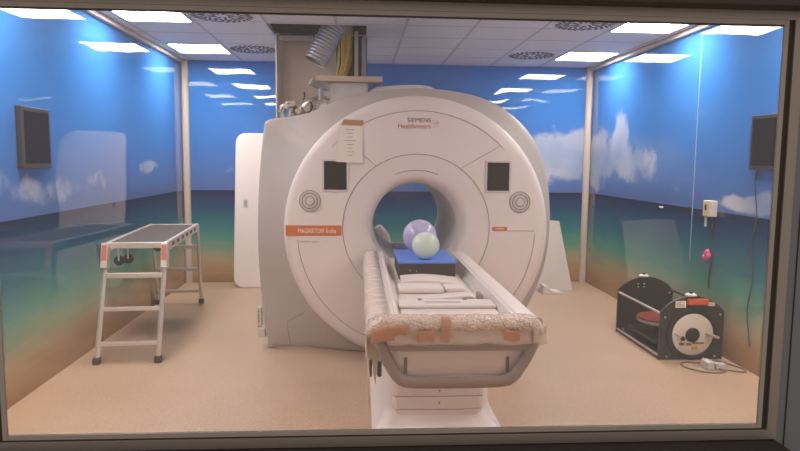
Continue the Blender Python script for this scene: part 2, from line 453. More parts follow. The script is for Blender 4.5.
# ------------------------------------------------------------------ ceiling lights and vents
def make_light(loc, label):
    t = thing('ceiling_light', label, 'ceiling light', loc, 'square ceiling lights')
    x, y, z = loc
    obj('frame', ring_xy(x - .3, x + .3, y - .3, y + .3, z - .012, z, .014), 'lamp_frame', t)
    obj('diffuser', box(x - .286, x + .286, y - .286, y + .286, z - .009, z - .001), 'lamp', t)
    return t
def ring_xy(x0, x1, y0, y1, z0, z1, t):
    bm = bmesh.new()
    bx(bm, x0, x0 + t, y0, y1, z0, z1); bx(bm, x1 - t, x1, y0, y1, z0, z1)
    bx(bm, x0 + t, x1 - t, y0, y0 + t, z0, z1); bx(bm, x0 + t, x1 - t, y1 - t, y1, z0, z1)
    return bm
lx = (-1.848, 2.692); ly = (7.70, 5.92, 4.13, 2.34)
words_y = ('at the back', 'cut by window top', 'third row from the back', 'nearest the window')
words_x = ('left', 'right')
base = None
for i, x in enumerate(lx):
    for j, y in enumerate(ly):
        lab = 'glowing square ceiling light near the %s wall, %s' % (words_x[i], words_y[j])
        if base is None: base = make_light((x, y, H), lab)
        else: dup(base, (x, y, H), lab)

def make_vent(loc, label):
    t = thing('ceiling_vent', label, 'air vent', loc, 'round swirl air vents')
    x, y, z = loc
    obj('plate', lt([(.0005, -.006), (.285, -.006), (.298, -.002), (.298, 0)], loc, axis='z', n=40), 'vent_white', t, smooth=True)
    bm = bmesh.new()
    for ring, (r0, r1, n, sw, wd) in enumerate(((.06, .135, 10, .25, .011), (.15, .205, 20, .22, .011), (.218, .272, 26, .18, .012))):
        for k in range(n):
            a = 2 * PI * k / n; b2 = a + sw * (1 if ring % 2 == 0 else -1)
            p = Vector((math.cos(a) * r0, math.sin(a) * r0)); q = Vector((math.cos(b2) * r1, math.sin(b2) * r1))
            d = (q - p).normalized(); nn = Vector((-d.y, d.x)) * wd
            vs = [bm.verts.new((x + c.x, y + c.y, zz)) for zz in (z - .0085, z - .0055) for c in (p + nn, p - nn, q - nn, q + nn)]
            bm.faces.new(vs[:4]); bm.faces.new(vs[4:][::-1])
            for e in range(4): bm.faces.new((vs[e], vs[4 + e], vs[4 + (e + 1) % 4], vs[(e + 1) % 4]))
    obj('slots', bm, 'vent_dark', t)
    return t
v0 = make_vent((-1.23, 7.69, H), 'round swirl vent left of the ceiling opening, beside the back left light')
dup(v0, (-1.23, 5.93, H), 'round swirl vent at the window top, beside the near left light')
dup(v0, (2.06, 5.93, H), 'round swirl vent at the window top, beside the near right light')
dup(v0, (2.04, 7.72, H), 'round swirl vent beside the back right light')

# ------------------------------------------------------------------ MRI scanner
CX, CZ, FY = .482, 1.08, 5.33
BX, BZ = .474, 1.106          # bore axis
mri = thing('mri_scanner', 'large white round MRI scanner with an open bore and orange name band', 'MRI scanner', (CX, FY + .8, 0))
NS = 128
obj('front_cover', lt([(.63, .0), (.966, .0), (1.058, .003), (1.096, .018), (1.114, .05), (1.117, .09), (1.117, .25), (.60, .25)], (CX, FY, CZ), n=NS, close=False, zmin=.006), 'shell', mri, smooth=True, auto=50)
obj('bore_funnel', lt([(.652, .02), (.652, -.001), (.60, .001), (.56, .006), (.51, .012), (.46, .018), (.425, .028), (.40, .05), (.382, .085), (.371, .14), (.366, .22), (.366, .25), (.44, .26)], (BX, FY, BZ), n=NS, close=False), 'shell', mri, smooth=True, auto=60)
obj('bore_tunnel', lt([(.3645, .2), (.36, .3), (.36, 1.52), (.41, 1.615), (.46, 1.615), (.46, .2), (.3645, .2)], (BX, FY, BZ), n=96, close=False), 'bore', mri, smooth=True, auto=60)
obj('bore_bridge', box(BX - .13, BX + .13, FY + .04, FY + 1.5, .762, .782), 'table_white', mri, bevel=.008)

# grey side shell: lofted from the front cover's rim out to the squarish left outline
OUT = [(.45, 0), (.1, 0), (-.3, 0), (-.6, 0), (-.79, 0), (-.803, .02), (-.849, .352), (-.878, .793), (-.882, 1.14), (-.859, 1.568), (-.82, 1.93), (-.79, 1.985), (-.74, 2.005), (-.636, 2.018), (-.426, 2.062), (-.299, 2.115), (-.13, 2.184), (.04, 2.229), (.295, 2.258), (.509, 2.27), (.724, 2.257), (.941, 2.226), (1.116, 2.172), (1.248, 2.1), (1.39, 1.99), (1.51, 1.84), (1.595, 1.64), (1.635, 1.415), (1.65, 1.1), (1.62, .8), (1.53, .5), (1.40, .24), (1.25, .04), (1.2, 0), (1.0, 0), (.7, 0), (.5, 0)]
def densify(P, n):
    out = []
    for i in range(len(P) - 1):
        for k in range(n): out.append((P[i][0] + (P[i + 1][0] - P[i][0]) * k / n, P[i][1] + (P[i + 1][1] - P[i][1]) * k / n))
    out.append(P[-1]); return out
OUTD = [(p.x, p.z) for p in smooth_path([(a, 0, b) for a, b in OUT], 4)]
bm = bmesh.new()
rows = []
c = Vector((CX, CZ))
for (f, yy, shrink) in ((0, .05, 0), (.35, .115, 0), (.7, .165, 0), (.93, .20, .0), (.985, .222, 0), (1, .255, 0), (1, .70, 0), (.98, .76, 0), (.80, .80, 0), (.80, 1.5, 0), (.77, 1.6, 0), ('b', 1.615, 0)):
    row = []
    for (x, z) in OUTD:
        d = Vector((x, z)) - c
        a = math.atan2(d.y, d.x)
        ri = 1.09
        inner = c + d.normalized() * ri
        inner.y = max(inner.y, .006)
        if f == 'b': p = c + d.normalized() * .45
        else: p = inner.lerp(Vector((x, z)), f) if f < 1 and yy < .3 else (Vector((x, z)) if f == 1 else c + d * f)
        if f != 'b' and yy < .26:
            out_ = min(1, max(0, (p - c).length - 1.09) / .30)
            yy = .07 + .17 * out_ ** .9 + (.03 if f == 1 else .012 if f > .98 else 0)
        row.append(bm.verts.new((p.x, FY + yy, max(p.y, .004))))
    rows.append(row)
for i in range(len(rows) - 1):
    for k in range(len(OUTD) - 1):
        bm.faces.new((rows[i][k], rows[i][k + 1], rows[i + 1][k + 1], rows[i + 1][k]))
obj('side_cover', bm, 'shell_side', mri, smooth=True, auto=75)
# raised rear cover behind the rim
hump = [(.082, 1.9), (.082, 2.29), (.10, 2.34), (.16, 2.372), (.4, 2.395), (.6, 2.398), (.68, 2.385), (.76, 2.35), (.85, 2.28), (.95, 1.9)]
obj('top_cover', prism_y(hump, 6.35, 6.85), 'shell', mri, bevel=.02)
obj('floor_plinth', box(-.72, 1.2, FY + .24, FY + 1.45, .0, .03), 'shell_side', mri)

def arc(R, a0, a1, n=40, y=FY - .0015, cx=CX, cz=CZ, skip=None):
    return [(cx + R * math.cos(math.radians(a0 + (a1 - a0) * i / n)), y, cz + R * math.sin(math.radians(a0 + (a1 - a0) * i / n))) for i in range(n + 1)]
def seam(path, r=.0021, parent=mri):
    return obj('panel_seam', tb(path, r, n=6), 'seam', parent)
seam(arc(.617, 0, 360, 96, y=FY - .0022, cx=BX, cz=1.098))
seam(arc(.99, 44, 136, 50))
seam([(-.02, FY - .0015, 1.745), (.132, FY - .0015, 1.612)]); seam([(.84, FY - .0015, 1.602), (1.17, FY - .0015, 1.79)])
seam([(1.243, FY - .0015, 1.077), (1.478, FY - .0015, 1.077)])
seam(arc(1.0, -1.5, -62, 40)); seam(arc(1.0, 184.5, 250, 40))
seam(arc(.475, 68, 112, 20, y=FY + .0155, cx=BX, cz=BZ), .003)
seam([(-.455, FY + .106, .371), (-.628, FY + .155, .262), (-.60, FY + .172, .052)], .0022)

# screens, dials, band, lettering
for sx0, sx1 in ((-.298, -.108), (1.06, 1.25)):
    s = obj('display_screen', rbox(sx0, sx1, FY - .006, FY + .004, 1.413, 1.653, .003, 2), 'screen', mri, label='dark vertical display screen')
    obj('bezel', ring_xz(sx0 - .014, sx1 + .014, 1.399, 1.667, .016, FY - .009, FY + .003), 'bezel', s, bevel=.003)
for dx in (-.412, 1.345):
    d = obj('control_dial', lt([(.086, .002), (.086, -.006), (.078, -.009), (.068, -.006), (.064, -.006), (.05, -.012), (.038, -.012), (.034, -.018), (.0005, -.02)], (dx, FY, 1.322), n=40), 'bezel', mri, smooth=True, auto=40)
    bm = bmesh.new()
    for R in (.086, .064, .036):
        tube(bm, arc(R, 0, 360, 40, y=FY - .008 - (.088 - R) * .18, cx=dx, cz=1.322), .0028, n=6)
    obj('dial_groove', bm, 'seam', d)
bz0, bz1 = 1.032, 1.118
obj('orange_band', prism_y([(-.612, bz0), (-.154, bz0), (-.154, bz1), (-.613, bz1)], FY - .004, FY + .04), 'orange', mri)
text('band_lettering', 'MAGNETOM', -.512, -.300, FY - .004, 1.054, 1.092, 'ink_white', mri)
text('band_lettering', 'Sola', -.282, -.198, FY - .004, 1.054, 1.094, 'ink_white', mri)
text('system_lettering', 'A BioMatrix system', -.504, -.338, FY, .969, .990, 'ink_grey', mri)
text('logo_lettering', 'SIEMENS', .388, .583, FY, 1.976, 2.012, 'ink_dark', mri)
text('logo_lettering', 'Healthineers', .312, .583, FY, 1.924, 1.966, 'ink_orange', mri)
bm = bmesh.new()
for k, (dx, dz, r) in enumerate(((0, 0, .0045), (.014, .012, .005), (.028, .0, .006), (.014, -.012, .005), (.0, .024, .004), (.014, -.03, .004), (.03, -.022, .004), (.03, .022, .004), (.044, .01, .005), (.044, -.012, .004), (0, -.022, .003), (.014, .034, .003))):
    lathe(bm, [(r, .001), (r, -.0015)], (.60 + dx, FY, 1.967 + dz), n=10)
obj('logo_dots', bm, 'ink_orange', mri)
rl = obj('side_badge', prism_y(rrect(1.114, 1.243, 1.078, 1.111, .012), FY - .005, FY + .003), 'orange', mri, label='small orange badge')
bm = bmesh.new()
for k in range(9): bx(bm, 1.143 + k * .008, 1.148 + k * .008, FY - .0065, FY - .0045, 1.091, 1.099 + .002 * (k % 3))
obj('badge_print', bm, 'ink_white', rl)
# bracket on the lower left side
br = obj('side_bracket', rbox(-.905, -.862, 5.62, 5.68, .19, .36, .010, 2), 'box_white', mri)
obj('bracket_foot', rbox(-.895, -.83, 5.6, 5.7, .09, .18, .01, 2), 'box_white', br)
for k in range(4): obj('bracket_slot', box(-.895, -.885, 5.616, 5.622, .225 + k * .03, .241 + k * .03), 'seam', br)

# paper notice taped to the front cover
pt = thing('paper_notice', 'printed paper sheet taped to the upper left of the scanner front', 'notice', (-.09, FY - .003, 1.64))
bm = bmesh.new()
poff = lambda z: .0045 + .0117 * (1.955 - z) / .315
px = [(-.198, 1.645), (.018, 1.637), (.026, 1.955), (-.172, 1.955)]
prism(bm, px, lambda p, t: (p[0], FY - poff(p[1]) + (.0015 if t else 0), p[1]))
sh = obj('sheet', bm, 'paper', pt)
bm = bmesh.new()
for k, wd in enumerate((.07, .05, .045, .10, .055, .04, .06, .04)):
    zz = 1.905 - k * .03; bx(bm, -.082 - wd / 2, -.082 + wd / 2, FY - poff(zz) - .0012, FY - poff(zz) + .0006, zz, zz + .006)
obj('printed_lines', bm, 'ink_faint', sh)
obj('tape_strip', prism_y([(-.155, 1.945), (.022, 1.94), (.026, 1.985), (-.135, 1.992)], FY - .0065, FY - .0015), 'tan_tape', pt)

# ------------------------------------------------------------------ services above the scanner
duct = thing('cable_duct', 'tall beige open-fronted duct hanging from the ceiling opening behind the scanner', 'duct', (-.4, 6.9, 2.05))
obj('back_plate', box(-.82, -.25, 6.86, 6.875, 2.045, H + .02), 'duct', duct)
obj('side_flange', prism_z([(-.845, 6.575), (-.83, 6.575), (-.80, 6.86), (-.82, 6.87)], 2.045, H - .03), 'duct', duct)
obj('top_lip', box(-.81, -.46, 6.58, 6.70, H - .075, H - .02, rot=Matrix.Rotation(.35, 3, 'X')), 'duct_grey', duct, bevel=.006)
obj('recess_shade_plate', box(-.25, .07, 6.86, 6.875, 2.045, H + .02), 'bundle_dark', duct)  # flush with the back plate; its black colour paints the recess shade
obj('post', box(-.06, -.022, 6.62, 6.66, 2.05, H + .02), 'alu_matte', duct, bevel=.004)
obj('side_channel', box(.012, .058, 6.575, 6.855, 2.05, H - .02), 'duct_grey', duct, bevel=.004)

hose = thing('ventilation_hose', 'wide silver corrugated hose hanging out of the ceiling opening', 'hose', (-.40, 6.5, 2.6))
p0, p1 = Vector((-.20, 6.42, H + .12)), Vector((-.435, 6.38, 2.60))
n = 60; path = [p0.lerp(p1, i / n) for i in range(n + 1)]
rad = [.112 + .006 * math.sin(i * 2 * PI / 4) for i in range(n + 1)]
obj('corrugated_skin', tb(path, rad, n=28, caps=False), 'hose', hose, smooth=True, auto=180)
obj('hose_end', tb([p1 + (p0 - p1).normalized() * .03, p1 + (p0 - p1).normalized() * .031], .098, n=28), 'duct_grey', hose)

bd = thing('cable_bundle', 'bundle of yellow and black cables dropping from the ceiling opening', 'cables', (-.19, 6.7, 2.4))
random.seed(3)
for k in range(18):
    ox, oy = random.uniform(-.048, .048), random.uniform(-.04, .04)
    pts = [(-.145 + ox, 6.72 + oy, H + .1), (-.155 + ox * 1.15, 6.71 + oy, 2.8), (-.17 + ox * .9 + random.uniform(-.015, .015), 6.70 + oy, 2.62), (-.215 + ox * .45, 6.68 + oy * .6, 2.44)]
    obj('cable', tb(smooth_path(pts, 6), (.022), n=8), 'bundle' if k % 5 else 'bundle_dark', bd, smooth=True, auto=180)

wb = thing('service_box', 'white upright box on top of the scanner under the wooden plank', 'box', (-.1, 6.4, 2.1))
obj('box_body', box(-.285, .068, 6.35, 6.55, 2.01, 2.408), 'box_cold', wb, bevel=.006)
obj('box_edge', box(.052, .072, 6.335, 6.35, 2.06, 2.40), 'alu_matte', wb)
tag(obj('wooden_plank', box(-.42, .212, 6.28, 6.56, 2.409, 2.46, rot=Matrix.Rotation(.0, 3, 'Y')), 'wood', bevel=.003), 'pale wooden plank lying across the white box above the scanner', 'plank')

cold = obj('cold_head', lt([(.001, 0), (.06, 0), (.06, .05), (.045, .055), (.045, .10), (.062, .105), (.062, .13), (.03, .135), (.03, .165), (.001, .17)], (-.66, 6.25, 2.01), axis='z', n=20), 'steel', mri, smooth=True, label='tangle of steel valves and pipes on top')
obj('valve_body', lt([(.001, 0), (.035, 0), (.035, .09), (.05, .095), (.05, .12), (.001, .13)], (-.735, 6.3, 2.02), axis='z', n=18), 'steel', cold, smooth=True)
for pts, r, m in (([(-.76, 6.2, 2.07), (-.70, 6.18, 2.15), (-.62, 6.18, 2.16), (-.56, 6.2, 2.08)], .016, 'steel'), ([(-.60, 6.3, 2.03), (-.54, 6.28, 2.14), (-.46, 6.28, 2.2), (-.36, 6.3, 2.22), (-.30, 6.33, 2.21)], .018, 'steel'),
                   ([(-.56, 6.22, 2.05), (-.49, 6.2, 2.17), (-.40, 6.2, 2.17), (-.31, 6.22, 2.16)], .013, 'steel'), ([(-.52, 6.25, 2.04), (-.5, 6.2, 2.1), (-.42, 6.2, 2.12)], .02, 'steel'),
                   ([(-.38, 6.25, 2.08), (-.375, 6.25, 2.2), (-.375, 6.27, 2.33)], .026, 'duct_grey'), ([(-.47, 6.24, 2.36), (-.42, 6.26, 2.335), (-.36, 6.27, 2.32), (-.30, 6.28, 2.31)], .034, 'duct_grey'),
                   ([(-.54, 6.2, 2.18), (-.525, 6.2, 2.22), (-.53, 6.2, 2.26)], .008, 'bundle_dark'), ([(-.49, 6.19, 2.06), (-.455, 6.18, 2.12), (-.47, 6.2, 2.16)], .012, 'bundle_dark')):
    obj('pipe', tb(smooth_path(pts, 6), r, n=10), m, cold, smooth=True, auto=60)
for x, z, r in ((-.70, 2.13, .03), (-.63, 2.15, .03), (-.585, 2.08, .028), (-.50, 2.1, .03)):
    obj('fitting', lt([(.001, -.03), (r, -.03), (r, -.012), (r * .7, -.01), (r * .7, .02), (.001, .022)], (x, 6.19, z), n=8), 'steel', cold)
obj('bracket_plate', prism_y([(-.42, 2.05), (-.28, 2.05), (-.28, 2.10), (-.345, 2.19), (-.37, 2.17)], 6.2, 6.215), 'box_cold', cold)
for o_ in [cold] + list(cold.children): o_.data.transform(Matrix.Translation((0, 0, .035)))

# ------------------------------------------------------------------ patient table
tab = thing('patient_table', 'white patient table on a pedestal running into the scanner bore', 'patient table', (CX, 4.2, 0))
TC = .475
prof = [(-.415, .845), (-.415, .885), (-.40, .90), (-.315, .905), (-.305, .898), (-.30, .906), (-.285, .906), (-.262, .86), (-.245, .842), (.245, .842), (.262, .86), (.285, .906), (.30, .906), (.305, .898), (.315, .905), (.40, .90), (.415, .885), (.415, .845), (.37, .80), (-.37, .80)]
obj('tabletop', prism_y([(TC + a, b) for a, b in prof], 3.06, 5.305), 'table_white', tab)
hull = [(-.35, .80), (-.33, .74), (-.285, .645), (-.25, .615), (.25, .615), (.285, .645), (.33, .74), (.35, .80)]
obj('front_panel', prism_y([(TC + a, b) for a, b in hull], 3.03, 5.2), 'table_white', tab, bevel=.006)
obj('lip_bar', prism_y([(TC + a, b) for a, b in ((-.335, .79), (-.32, .762), (-.305, .754), (.335, .754), (.36, .775), (.365, .79))], 2.985, 3.06), 'grey_metal', tab, bevel=.004)
loop = smooth_path([(.068, 3.0, .875), (.088, 3.0, .815), (.118, 3.0, .745), (.155, 3.0, .672), (.195, 3.0, .618), (.25, 3.0, .598), (.45, 3.0, .594), (.68, 3.0, .598), (.742, 3.0, .618), (.785, 3.0, .672), (.825, 3.0, .745), (.856, 3.0, .815), (.872, 3.0, .875)], 5)
obj('handle', tb(loop, .03, n=14, flat=.8), 'grey_metal', tab, smooth=True, auto=70, label='grey looped push handle')
obj('handle_bar', tb([(.06, 3.0, .885), (.88, 3.0, .885)], .028, n=14), 'grey_metal', tab, smooth=True)
for x in (.224, .727):
    obj('slot', rbox(x - .009, x + .009, 3.024, 3.036, .632, .712, .004, 2), 'seam', tab)
bm = bmesh.new()
rings = []
for z, hx, y0, y1 in ((0, .405, 3.70, 5.1), (.012, .40, 3.71, 5.1), (.03, .372, 3.76, 5.08), (.07, .35, 3.82, 5.06), (.15, .338, 3.86, 5.05), (.35, .332, 3.88, 5.05), (.62, .332, 3.88, 5.05)):
    rings.append([bm.verts.new((TC + .01 + a, b, z)) for a, b in rrect(-hx, hx, y0, y1, .09)])
for i in range(len(rings) - 1):
    for k in range(len(rings[0])): bm.faces.new((rings[i][k], rings[i][(k + 1) % len(rings[0])], rings[i + 1][(k + 1) % len(rings[0])], rings[i + 1][k]))
bm.faces.new(rings[0][::-1]); bm.faces.new(rings[-1])
obj('pedestal', bm, 'table_white', tab, smooth=True, auto=50)
for k, (z0, z1, dx) in enumerate(((.03, .122, 0), (.126, .206, .006), (.21, .30, .010), (.304, .40, .014), (.404, .6, .016))):
    bm = bmesh.new(); prism(bm, rrect(-.285 - dx, .285 + dx, 3.83, 4.3, .05), lambda p, t: (TC + .02 + p[0], p[1], z1 if t else z0))
    obj('bellows_section', bm, 'table_white', tab, bevel=.003)
for z in (.055, .17, .25): obj('screw', lt([(.006, .006), (.006, -.004)], (TC + .02, 3.83 - z * .06, z), n=10), 'grey_metal', tab)
# docking feet glimpsed under the sheet
for x in (.045, .098): obj('docking_foot', rbox(x, x + .024, 3.40, 3.46, .485, .74, .006, 2), 'brown_rubber', tab)

# bubble wrap and tape on the handle
wrap = thing('bubble_wrap', 'bubble wrap taped around the front handle of the patient table', 'bubble wrap', (TC, 3.0, .83))
bm = bmesh.new(); NR, NA = 90, 24; rr = []
for i in range(NR + 1):
    t = i / NR; x = .022 + t * .882
    cz = .886 - .045 * max(0, 1 - t / .10) ** 1.5 - .05 * max(0, 1 - (1 - t) / .09) ** 1.5
    ring = []
    for k in range(NA):
        a = 2 * PI * k / NA; d = 1 + .16 * noise.noise(Vector((x * 22, math.cos(a) * 2.2, math.sin(a) * 2.2)))
        e = min(1, .25 + min(t, 1 - t) * 22)
        ring.append(bm.verts.new((x, 3.005 + math.cos(a) * .058 * d * e, cz + math.sin(a) * .043 * d * e)))
    rr.append(ring)
for i in range(NR):
    for k in range(NA): bm.faces.new((rr[i][k], rr[i][(k + 1) % NA], rr[i + 1][(k + 1) % NA], rr[i + 1][k]))
bm.faces.new(rr[0][::-1]); bm.faces.new(rr[-1])
obj('wrap_roll', bm, 'bubble', wrap, smooth=True, auto=180)
# hanging film between roll and lip
def sheet(xs, zs, yf, th=.002):
    bm = bmesh.new(); g = [[bm.verts.new((x, yf(x, z), z)) for z in zs(x)] for x in xs]
    for i in range(len(g) - 1):
        for k in range(len(g[0]) - 1): bm.faces.new((g[i][k], g[i][k + 1], g[i + 1][k + 1], g[i + 1][k]))
    bmesh.ops.recalc_face_normals(bm, faces=bm.faces[:])
    ret = bmesh.ops.solidify(bm, geom=bm.faces[:], thickness=th)
    return bm
xs = [.13 + i * .7 / 40 for i in range(41)]
obj('loose_film', sheet(xs, lambda x: [.792 + .012 * noise.noise(Vector((x * 9, 0, 1))) + (.075 - 0) * k / 5 for k in range(6)], lambda x, z: 2.952 + .012 * noise.noise(Vector((x * 12, z * 18, 0))) + .01), 'film_thin', wrap, smooth=True, auto=180)
xs = [.83 + i * .068 / 8 for i in range(9)]
obj('loose_film', sheet(xs, lambda x: [.80 + .02 * noise.noise(Vector((x * 19, 0, 4))) + .085 * k / 5 for k in range(6)], lambda x, z: 2.948 + .05 * (x - .8) + .01 * noise.noise(Vector((x * 14, z * 18, 0)))), 'film_thin', wrap, smooth=True, auto=180)
def tape(x0, x1, z0, z1, sk=0., amp=.006):
    xs = [x0 + (x1 - x0) * i / 8 for i in range(9)]
    zt = lambda x: [z0 + sk * (x - x0) + .008 * noise.noise(Vector((x * 40, z0, 7))) + (z1 - z0) * k / 6 for k in range(7)]
    return sheet(xs, zt, lambda x, z: 2.938 + .045 * max(0, abs(z - .885) / .06) ** 2 * (1 if z > .885 else .35) + amp * noise.noise(Vector((x * 30, z * 30, 2))))
obj('tape_strip', tape(.055, .165, .80, .872, .18), 'brown_tape', wrap, smooth=True, auto=180)
obj('tape_strip', tape(.10, .235, .835, .885, .12), 'brown_tape', wrap, smooth=True, auto=180)
obj('tape_strip', tape(.27, .355, .797, .858, .1), 'brown_tape', wrap, smooth=True, auto=180)
obj('tape_strip', tape(.386, .428, .795, .93), 'brown_tape', wrap, smooth=True, auto=180)
obj('tape_strip', tape(.69, .765, .803, .875, -.25), 'brown_tape', wrap, smooth=True, auto=180)

# plastic sheet over the left side of the table
bm = bmesh.new(); g = []
NY = 60
for i in range(NY + 1):
    t = i / NY; y = 3.02 + t * 2.26
    nz = noise.noise(Vector((y * 5, 0, 0))); nz2 = noise.noise(Vector((y * 13, 3, 0)))
    low = .66 + .1 * noise.noise(Vector((y * 2.1, 5, 0)))
    if t < .30: low = (.63, .50, .44, .52, .66, .67)[i % 6]
    sec = [(.142 + .006 * nz, .910), (.10, .913 + .005 * nz2), (.062, .912 + .004 * nz), (.042 + .008 * nz, .898), (.032 + .010 * nz2, .83), (.036 + .012 * nz, .77), (.042 + .010 * nz2, .70), (.05, low)]
    g.append([bm.verts.new((a, y, b)) for a, b in sec])
for i in range(NY):
    for k in range(len(g[0]) - 1): bm.faces.new((g[i][k], g[i][k + 1], g[i + 1][k + 1], g[i + 1][k]))
bmesh.ops.recalc_face_normals(bm, faces=bm.faces[:])
bmesh.ops.solidify(bm, geom=bm.faces[:], thickness=-.003)
ps = thing('plastic_sheet', 'clear plastic sheet with torn edge draped along the left rail of the patient table', 'plastic sheet', (.05, 4.1, .66))
obj('draped_sheet', bm, 'film', ps, smooth=True, auto=180)
for x0, x1, low0, low1 in ((.030, .050, .69, .68), (.050, .068, .68, .69), (.068, .079, .62, .555), (.079, .090, .555, .66), (.090, .125, .675, .67)):
    xs_ = [x0 + (x1 - x0) * k / 5 for k in range(6)]
    obj('torn_strip', sheet(xs_, lambda x: [(low0 + (low1 - low0) * (x - x0) / (x1 - x0)) * (1 - k / 8) + .86 * k / 8 for k in range(9)], lambda x, z: 3.09 + .012 * noise.noise(Vector((x * 40, z * 9, 1)))), 'film', ps, smooth=True, auto=180)

# things on the table
blk = thing('foam_block', 'blue-topped dark foam block on the patient table in front of the bore', 'foam block', (.46, 4.62, .842))
obj('block_body', box(.27, .665, 4.36, 4.93, .843, .955), 'dark_foam', blk, bevel=.006)
obj('top_cover', box(.264, .671, 4.352, 4.936, .955, .972), 'blue_foam', blk, bevel=.006, label='blue top')
for x, z in ((.345, .905), (.39, .90)): obj('stud', box(x, x + .005, 4.352, 4.362, z, z + .005), 'ink_white', blk)
def ball(name, m, c, r, label, plug):
    bm = bmesh.new(); bmesh.ops.create_uvsphere(bm, u_segments=48, v_segments=32, radius=r, matrix=Matrix.Translation(c))
    o = thing(name, label, 'ball', (c[0], c[1], c[2] - r))
    obj('sphere', bm, m, o, smooth=True, auto=180)
    d = Vector(plug).normalized(); bm = bmesh.new()
    tube(bm, [Vector(c) + d * (r - .004), Vector(c) + d * (r + .003)], .010, n=12)
    obj('plug', bm, 'ink_white', o)
ball('phantom_ball', 'lav_ball', (.447, 4.745, 1.0985), .126, 'large lavender ball resting on the blue block behind the green ball', (.2, .5, .8))
ball('phantom_ball', 'green_ball', (.462, 4.455, 1.0695), .097, 'pale green ball resting on the front of the blue block', (-.3, .5, .7))
# white coil pieces in the trough
cp = thing('coil_plate', 'thin curved white coil plate leaning against the dark foam block', 'coil part', (.46, 4.25, .843))
bm = bmesh.new(); n = 16; a = []
for i in range(n + 1):
    t = i / n; x = .275 + .385 * t; z = .868 + .018 * math.sin(t * PI) * (1 - .3 * t) - .012 * t
    a.append((x, z))
prism(bm, a + [(x, z - .016) for x, z in a[::-1]], lambda p, t: (p[0], 4.14 + (.19 if t else 0), p[1] + (.012 if t else 0)))
obj('plate', bm, 'table_white', cp, bevel=.003)
obj('support', box(.30, .64, 4.17, 4.3, .8425, .853), 'table_white', cp)
tag(obj('coil_bar', rbox(.245, .525, 3.88, 4.06, .8425, .882, .016, 3), 'table_white', smooth=True), 'rounded white coil bar in the tray behind the wedge', 'coil part')
tag(obj('coil_block', rbox(.535, .665, 3.92, 4.07, .8425, .872, .008, 2), 'table_white', smooth=True), 'small flat white coil block right of the rounded bar', 'coil part')
wd = thing('coil_wedge', 'long slanted white coil wedge in the tray, just behind the table front tray', 'coil part', (.46, 3.7, .843))
obj('wedge', prism_y([(.26, .8425), (.66, .8425), (.685, .875), (.64, .886), (.27, .856)], 3.64, 3.76), 'table_white', wd, bevel=.004)
obj('connector', rbox(.60, .655, 3.60, 3.64, .848, .876, .005, 2), 'grey_metal', wd)
obj('clip', rbox(.69, .715, 3.62, 3.72, .852, .895, .006, 2), 'grey_metal', wd)
tray = thing('front_tray', 'flat white tray insert at the near end of the patient table', 'tray', (TC, 3.3, .843))
obj('tray_base', box(TC - .262, TC + .262, 3.12, 3.52, .8445, .872), 'table_white', tray, bevel=.01)
obj('tray_step', box(TC - .262, TC + .262, 3.36, 3.52, .872, .892), 'table_white', tray, bevel=.008)
for y in (3.42, 3.45): obj('groove', box(TC - .12, TC + .08, y, y + .005, .891, .893), 'seam', tray)
for x in (TC - .15, TC + .1): obj('notch', box(x, x + .022, 3.49, 3.525, .885, .896), 'grey_metal', tray)
tag(obj('equipment_post', tb(smooth_path([(.33, 7.25, 0), (.32, 7.25, .45), (.275, 7.25, .76), (.225, 7.25, .86), (.19, 7.25, .915)], 6), [.075] * 14 + [.07, .068, .066, .064, .062, .06, .058, .055, .05, .044, .03], n=18), 'shell', smooth=True, auto=60), 'white rounded post behind the scanner, seen through the left of the bore', 'post')

# ------------------------------------------------------------------ work platform (left)
RZ = .082
PL = Vector((-1.878, 5.19, 0))
plat = thing('work_platform', 'aluminium work platform with ladder ends and a dark deck by the left wall', 'work platform', PL, rotz=RZ)
def Lc(x, y, z): return (PL.x + x, PL.y + y, z)
DZ = .95; SK = .033
obj('deck', box(PL.x + SK - .225, PL.x + SK + .225, PL.y + .30, PL.y + 1.80, DZ - .022, DZ), 'deck', plat, bevel=.003)
for sx in (-1, 1):
    rail = obj('side_rail', box(PL.x + SK + sx * .235 - .014, PL.x + SK + sx * .235 + .014, PL.y + .27, PL.y + 1.83, DZ - .07, DZ + .008), 'alu', plat, bevel=.003)
    for k in range(6):
        obj('rail_slot', box(PL.x + SK + sx * .235 - .0152, PL.x + SK + sx * .235 + .0152, PL.y + .45 + k * .22, PL.y + .55 + k * .22, DZ - .048, DZ - .016), 'deck', rail)
obj('cross_rail', box(PL.x + SK - .222, PL.x + SK + .222, PL.y + .27, PL.y + .30, DZ - .045, DZ + .004), 'alu', plat, bevel=.003)
obj('cross_rail', box(PL.x + SK - .222, PL.x + SK + .222, PL.y + 1.80, PL.y + 1.83, DZ - .045, DZ + .004), 'alu', plat, bevel=.003)

